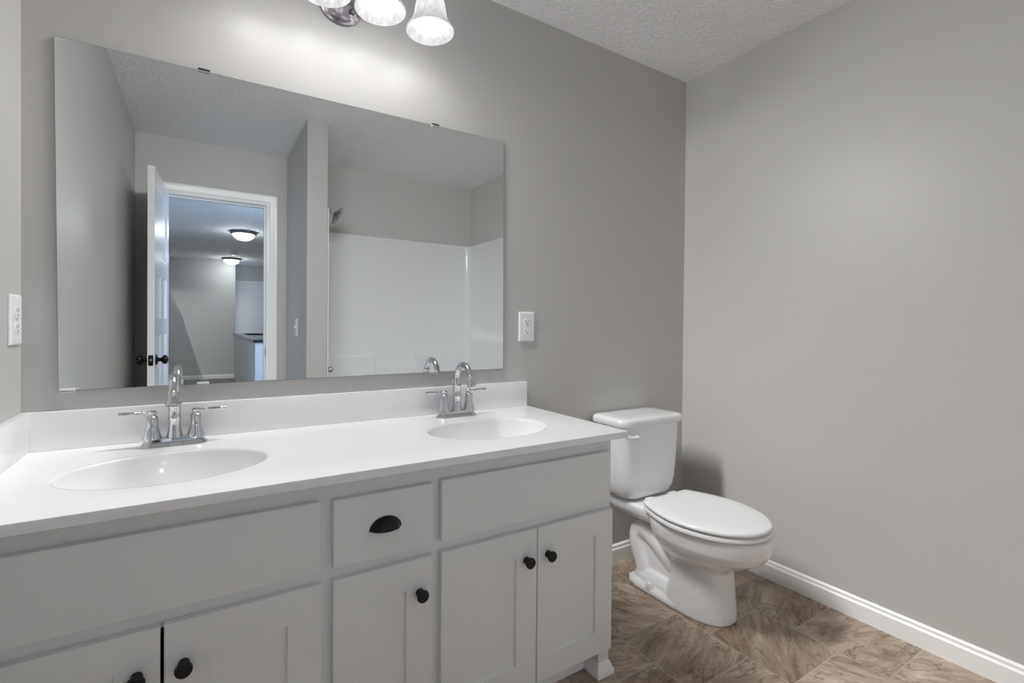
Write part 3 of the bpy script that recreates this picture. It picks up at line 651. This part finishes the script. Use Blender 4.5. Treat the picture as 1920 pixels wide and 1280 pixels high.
# ------------------------------------------------------------------ outlets and switch
def receptacle_plate(label, kind):
    """local: plate in the xz plane facing -y, origin at its centre on the wall"""
    t = thing('outlet' if kind == 'outlet' else 'light_switch', label, 'outlet' if kind == 'outlet' else 'light switch', (0, 0, 0), 'outlets by the mirror' if kind == 'outlet' else None)
    bm = bmesh.new(); hx, hz = 0.0400, 0.0618
    rg = lambda k, y: [Vector((-hx+k, y, -hz+k)), Vector((hx-k, y, -hz+k)), Vector((hx-k, y, hz-k)), Vector((-hx+k, y, hz-k))]
    loft(bm, [rg(0, 0), rg(0, -0.002), rg(0.0025, -0.0050), rg(0.006, -0.0062)])
    obj('plate', bm, 'plate', t, None, True)
    if kind == 'outlet':
        for s in (-1, 1):
            bm = bmesh.new(); zc = s*0.0195
            pts = []
            for k in range(40):
                a = 2*PI*k/40; pts.append((0.0172*math.cos(a), zc+max(-0.0140, min(0.0140, 0.0172*math.sin(a)))))
            loft(bm, [[Vector((x, -0.006, z)) for x, z in pts], [Vector((x, -0.0076, z)) for x, z in pts], [Vector((x*0.96, -0.0080, zc+(z-zc)*0.96)) for x, z in pts]])
            rc = obj('receptacle', bm, 'plate', t, 30, True)
            bm = bmesh.new()
            box(bm, -0.0074, -0.0054, -0.0083, -0.0075, zc-0.0010, zc+0.0080); box(bm, 0.0054, 0.0074, -0.0083, -0.0075, zc+0.0002, zc+0.0072)
            lathe(bm, [(0.0026, 0), (0.0026, 0.0009)], (0, -0.0074, zc-0.0075), (0, -1, 0), 14)
            obj('slots', bm, 'slot', rc, None, True, 'dark plug slots')
        bm = bmesh.new(); lathe(bm, [(0.0028, 0), (0.0026, 0.0008), (0.0, 0.0010)], (0, -0.0062, 0), (0, -1, 0), 14); obj('screw', bm, 'steel', t, 30, True)
    else:
        bm = bmesh.new(); box(bm, -0.0052, 0.0052, -0.0068, -0.006, -0.0125, 0.0125); obj('collar', bm, 'plate', t, None, True)
        bm = bmesh.new(); v0 = [Vector((x, -0.006, z)) for x, z in ((-0.0042, -0.006), (0.0042, -0.006), (0.0042, 0.008), (-0.0042, 0.008))]
        loft(bm, [v0, [Vector((x, -0.0185, z)) for x, z in ((-0.0034, 0.004), (0.0034, 0.004), (0.0034, 0.0125), (-0.0034, 0.0125))]]); obj('toggle', bm, 'plate', t, None, True)
        for z in (0.030, -0.030):
            bm = bmesh.new(); lathe(bm, [(0.0028, 0), (0.0026, 0.0008), (0.0, 0.0010)], (0, -0.0062, z), (0, -1, 0), 14); obj('screw', bm, 'plate', t, 30, True)
    return t
o1 = receptacle_plate('white double outlet on the mirror wall above the toilet end of the vanity', 'outlet')
o1.location = (1.1855, -0.0003, 1.1325)
o2 = copy_tree(o1); o2.location = (XL+0.0003, -0.056, 1.138); o2.rotation_euler = (0, 0, PI/2)
o2['label'] = 'white double outlet on the left wall at the photo edge'
sw = receptacle_plate('white toggle light switch on the short wall, seen in the mirror', 'switch')
sw.location = (PX0-0.0003, -1.885, 1.112); sw.rotation_euler = (0, 0, -PI/2)

# ------------------------------------------------------------------ toilet
TX = 1.748
t = thing('toilet', 'white two piece toilet between the vanity and the right wall', 'toilet', (TX, -0.36, 0.0))
# one piece of china: bowl, pedestal, trapway and foot, grown together by a voxel remesh
def egg(w, yf, yb, z, pw=2.0, n=48, dx=0.0, pb=2.6):
    """plan ring: semi width w, front tip yf, back yb; round in front, squarer behind"""
    yc = yb+(yf-yb)*0.46; pts = []
    for k in range(n):
        a = 2*PI*k/n; c, s = math.cos(a), math.sin(a)
        if s <= 0: x = w*math.copysign(abs(c)**(2/pw), c); y = yc+(yf-yc)*abs(s)**(2/pw)
        else: x = w*math.copysign(abs(c)**(2/pb), c); y = yc+(yb-yc)*abs(s)**(2/pb)
        pts.append(Vector((TX+dx+x, y, z)))
    return pts
bm = bmesh.new()
# bowl
loft(bm, [egg(0.070, -0.52, -0.34, 0.145), egg(0.090, -0.548, -0.32, 0.185), egg(0.118, -0.590, -0.305, 0.215), egg(0.150, -0.640, -0.290, 0.245), egg(0.174, -0.682, -0.275, 0.275), egg(0.186, -0.700, -0.262, 0.305), egg(0.191, -0.706, -0.255, 0.340), egg(0.190, -0.704, -0.252, 0.355), egg(0.183, -0.696, -0.256, 0.364)])
# deck below the tank
def deck(hw, yf, yb, z, r_): return rrect(TX, (yf+yb)/2, hw, abs(yf-yb)/2, r_, z, 11)
loft(bm, [deck(0.085, -0.330, -0.075, 0.292, 0.03), deck(0.105, -0.345, -0.060, 0.302, 0.03), deck(0.128, -0.36, -0.05, 0.325, 0.03), deck(0.134, -0.365, -0.045, 0.345, 0.03), deck(0.134, -0.365, -0.045, 0.360, 0.03), deck(0.126, -0.36, -0.052, 0.368, 0.03)])
# pedestal column
loft(bm, [egg(0.108, -0.578, -0.300, 0.0, 2.2), egg(0.108, -0.578, -0.300, 0.015, 2.2), egg(0.101, -0.573, -0.335, 0.06, 2.3, pb=5), egg(0.096, -0.566, -0.350, 0.13, 2.4, pb=5), egg(0.096, -0.560, -0.350, 0.19, 2.4, pb=5), egg(0.110, -0.575, -0.330, 0.225, 2.2), egg(0.12, -0.58, -0.32, 0.25)])
# foot and its mound
foot = lambda k, z: [Vector((TX+sx*k*w_, y, z)) for sx, seq in ((1, ((0.075, -0.135), (0.100, -0.160), (0.112, -0.210), (0.112, -0.300), (0.110, -0.40))), (-1, ((0.110, -0.40), (0.112, -0.300), (0.112, -0.210), (0.100, -0.160), (0.075, -0.135)))) for w_, y in seq]
loft(bm, [foot(1.0, 0), foot(1.0, 0.014), foot(0.96, 0.020), foot(0.90, 0.022)])
loft(bm, [[Vector((p.x*0.74+TX*0.26, p.y*0.9-0.034, z)) for p in foot(1, 0)] if j == 0 else [Vector((TX+(p.x-TX)*k, p.y*k2-(1-k2)*0.28, z)) for p in foot(1, 0)] for j, (k, k2, z) in enumerate(((0.74, 0.9, 0.015), (0.70, 0.88, 0.045), (0.58, 0.78, 0.068), (0.44, 0.6, 0.080)))])
# trapway: rises from the bowl's sump, turns over and drops to the outlet
trap = smooth_path([(TX, -0.44, 0.100), (TX, -0.365, 0.135), (TX, -0.290, 0.185), (TX, -0.225, 0.225), (TX, -0.180, 0.232), (TX, -0.158, 0.200), (TX, -0.165, 0.140), (TX, -0.190, 0.080), (TX, -0.200, 0.02)], 8)
for dx in (-0.028, 0.0, 0.028):
    tube(bm, [p+Vector((dx, 0, 0)) for p in trap], lambda s: 0.043+0.004*math.sin(s*PI), 18)
web = [(-0.17, 0.03), (-0.165, 0.21), (-0.20, 0.235), (-0.40, 0.12), (-0.40, 0.03)]
loft(bm, [[Vector((TX+x, y, z)) for y, z in web] for x in (-0.050, 0.050)])
tube(bm, smooth_path([(TX, -0.44, 0.17), (TX, -0.37, 0.205), (TX, -0.30, 0.255), (TX, -0.26, 0.31)], 8), 0.062, 18)
body = obj('bowl', bm, 'china', t, None)
rm = body.modifiers.new('remesh', 'REMESH'); rm.mode = 'VOXEL'; rm.voxel_size = 0.0042; rm.use_smooth_shade = True
sm = body.modifiers.new('smooth', 'SMOOTH'); sm.factor = 0.5; sm.iterations = 7
for s in (-1, 1):
    bm = bmesh.new(); lathe(bm, [(0.0160, 0.0), (0.0160, 0.010), (0.0145, 0.020), (0.010, 0.026), (0.0, 0.028)], (TX+s*0.098, -0.268, 0.018), seg=24); obj('bolt_cap', bm, 'china', t, 40)
# seat and lid
def eggring(inset, z):
    """outline of the elongated seat: straight hinge edge, widest in the middle, round tip"""
    half = [(0, -0.270), (0.07, -0.270), (0.126, -0.270), (0.138, -0.274), (0.148, -0.286), (0.172, -0.338), (0.193, -0.400), (0.202, -0.466), (0.191, -0.538), (0.163, -0.604), (0.120, -0.655), (0.064, -0.690), (0, -0.701)]
    P = [(p.x, p.y) for p in smooth_path([(x, y, 0) for x, y in half], 5)]
    P = P + [(-x, y) for x, y in reversed(P[1:-1])]
    kx, ky = 1-inset/0.200, 1-inset/0.215
    return [Vector((TX-0.010+x*kx, -0.4855+(y+0.4855)*ky, z)) for x, y in P]
bm = bmesh.new()
so = [eggring(0.007, 0.3700), eggring(0.002, 0.3725), eggring(0.001, 0.380), eggring(0.003, 0.3845), eggring(0.009, 0.3865)]
si = [[Vector((TX+(p.x-TX)*0.58, -0.49+(p.y+0.49)*0.58, z)) for p in so[0]] for z in (0.3865, 0.380, 0.3700)]
vr = loft(bm, so+si, False, False); ns = len(so[0])
for i in range(ns): bm.faces.new((vr[-1][i], vr[-1][(i+1) % ns], vr[0][(i+1) % ns], vr[0][i]))
st = obj('seat', bm, 'seat', t, 40)
for (x_, y_) in ((-0.12, -0.62), (0.12, -0.62), (-0.165, -0.40), (0.165, -0.40)):
    obj('bumper', bx(TX+x_-0.009, TX+x_+0.009, y_-0.012, y_+0.012, 0.3630, 0.3705, 0.0015), 'seat', st)
bm = bmesh.new()
loft(bm, [eggring(0.012, 0.3925), eggring(0.002, 0.3940), eggring(0.0, 0.399), eggring(0.001, 0.4045), eggring(0.005, 0.4080), eggring(0.012, 0.4098), [Vector((TX+(p.x-TX)*0.80, -0.49+(p.y+0.49)*0.80, 0.4108)) for p in eggring(0.012, 0)], [Vector((TX+(p.x-TX)*0.5, -0.49+(p.y+0.49)*0.5, 0.4114)) for p in eggring(0.012, 0)]])
obj('seat_lid', bm, 'seat', t, 60, label='closed seat lid')
for s in (-1, 1):
    bm = bmesh.new(); box(bm, TX+s*0.075-0.022, TX+s*0.075+0.022, -0.266, -0.238, 0.3630, 0.398, 0.005, 3); obj('hinge', bm, 'seat', t, 40)
# tank
bm = bmesh.new()
def tk(hx, yf, yb, r_, z): return rrect(TX-0.006, (yf+yb)/2, hx, abs(yf-yb)/2, r_, z, 10)
loft(bm, [tk(0.120, -0.185, -0.055, 0.05, 0.3755), tk(0.140, -0.196, -0.043, 0.052, 0.379), tk(0.156, -0.203, -0.034, 0.052, 0.392), tk(0.168, -0.207, -0.029, 0.05, 0.415), tk(0.176, -0.2085, -0.027, 0.048, 0.450), tk(0.183, -0.2085, -0.026, 0.046, 0.52), tk(0.188, -0.2085, -0.025, 0.044, 0.62), tk(0.191, -0.2085, -0.024, 0.042, 0.704)])
obj('tank', bm, 'china', t, 50)
bm = bmesh.new()
loft(bm, [tk(0.192, -0.212, -0.020, 0.042, 0.7025), tk(0.204, -0.222, -0.012, 0.045, 0.7030), tk(0.206, -0.224, -0.010, 0.046, 0.706), tk(0.2055, -0.2235, -0.0105, 0.046, 0.722), tk(0.203, -0.221, -0.013, 0.046, 0.7305), tk(0.197, -0.215, -0.019, 0.045, 0.7355), tk(0.187, -0.205, -0.028, 0.042, 0.7378), tk(0.14, -0.165, -0.06, 0.03, 0.7392)])
obj('tank_lid', bm, 'china', t, 50)
LVX = TX-0.166
bm = bmesh.new(); lathe(bm, [(0.013, 0), (0.013, 0.006), (0.008, 0.010), (0.007, 0.020)], (LVX, -0.200, 0.661), (0, -1, 0), 20)
tube(bm, smooth_path([(LVX, -0.220, 0.661), (LVX+0.010, -0.226, 0.661), (LVX+0.026, -0.229, 0.660)], 5), lambda s: 0.0075-0.001*s, 12)
lathe(bm, [(0.0, -0.011), (0.007, -0.009), (0.0105, -0.003), (0.0105, 0.003), (0.007, 0.009), (0.0, 0.011)], (LVX+0.030, -0.229, 0.660), (1, 0, -0.1), 18)
obj('flush_lever', bm, 'seat', t, 40, label='white flush lever')
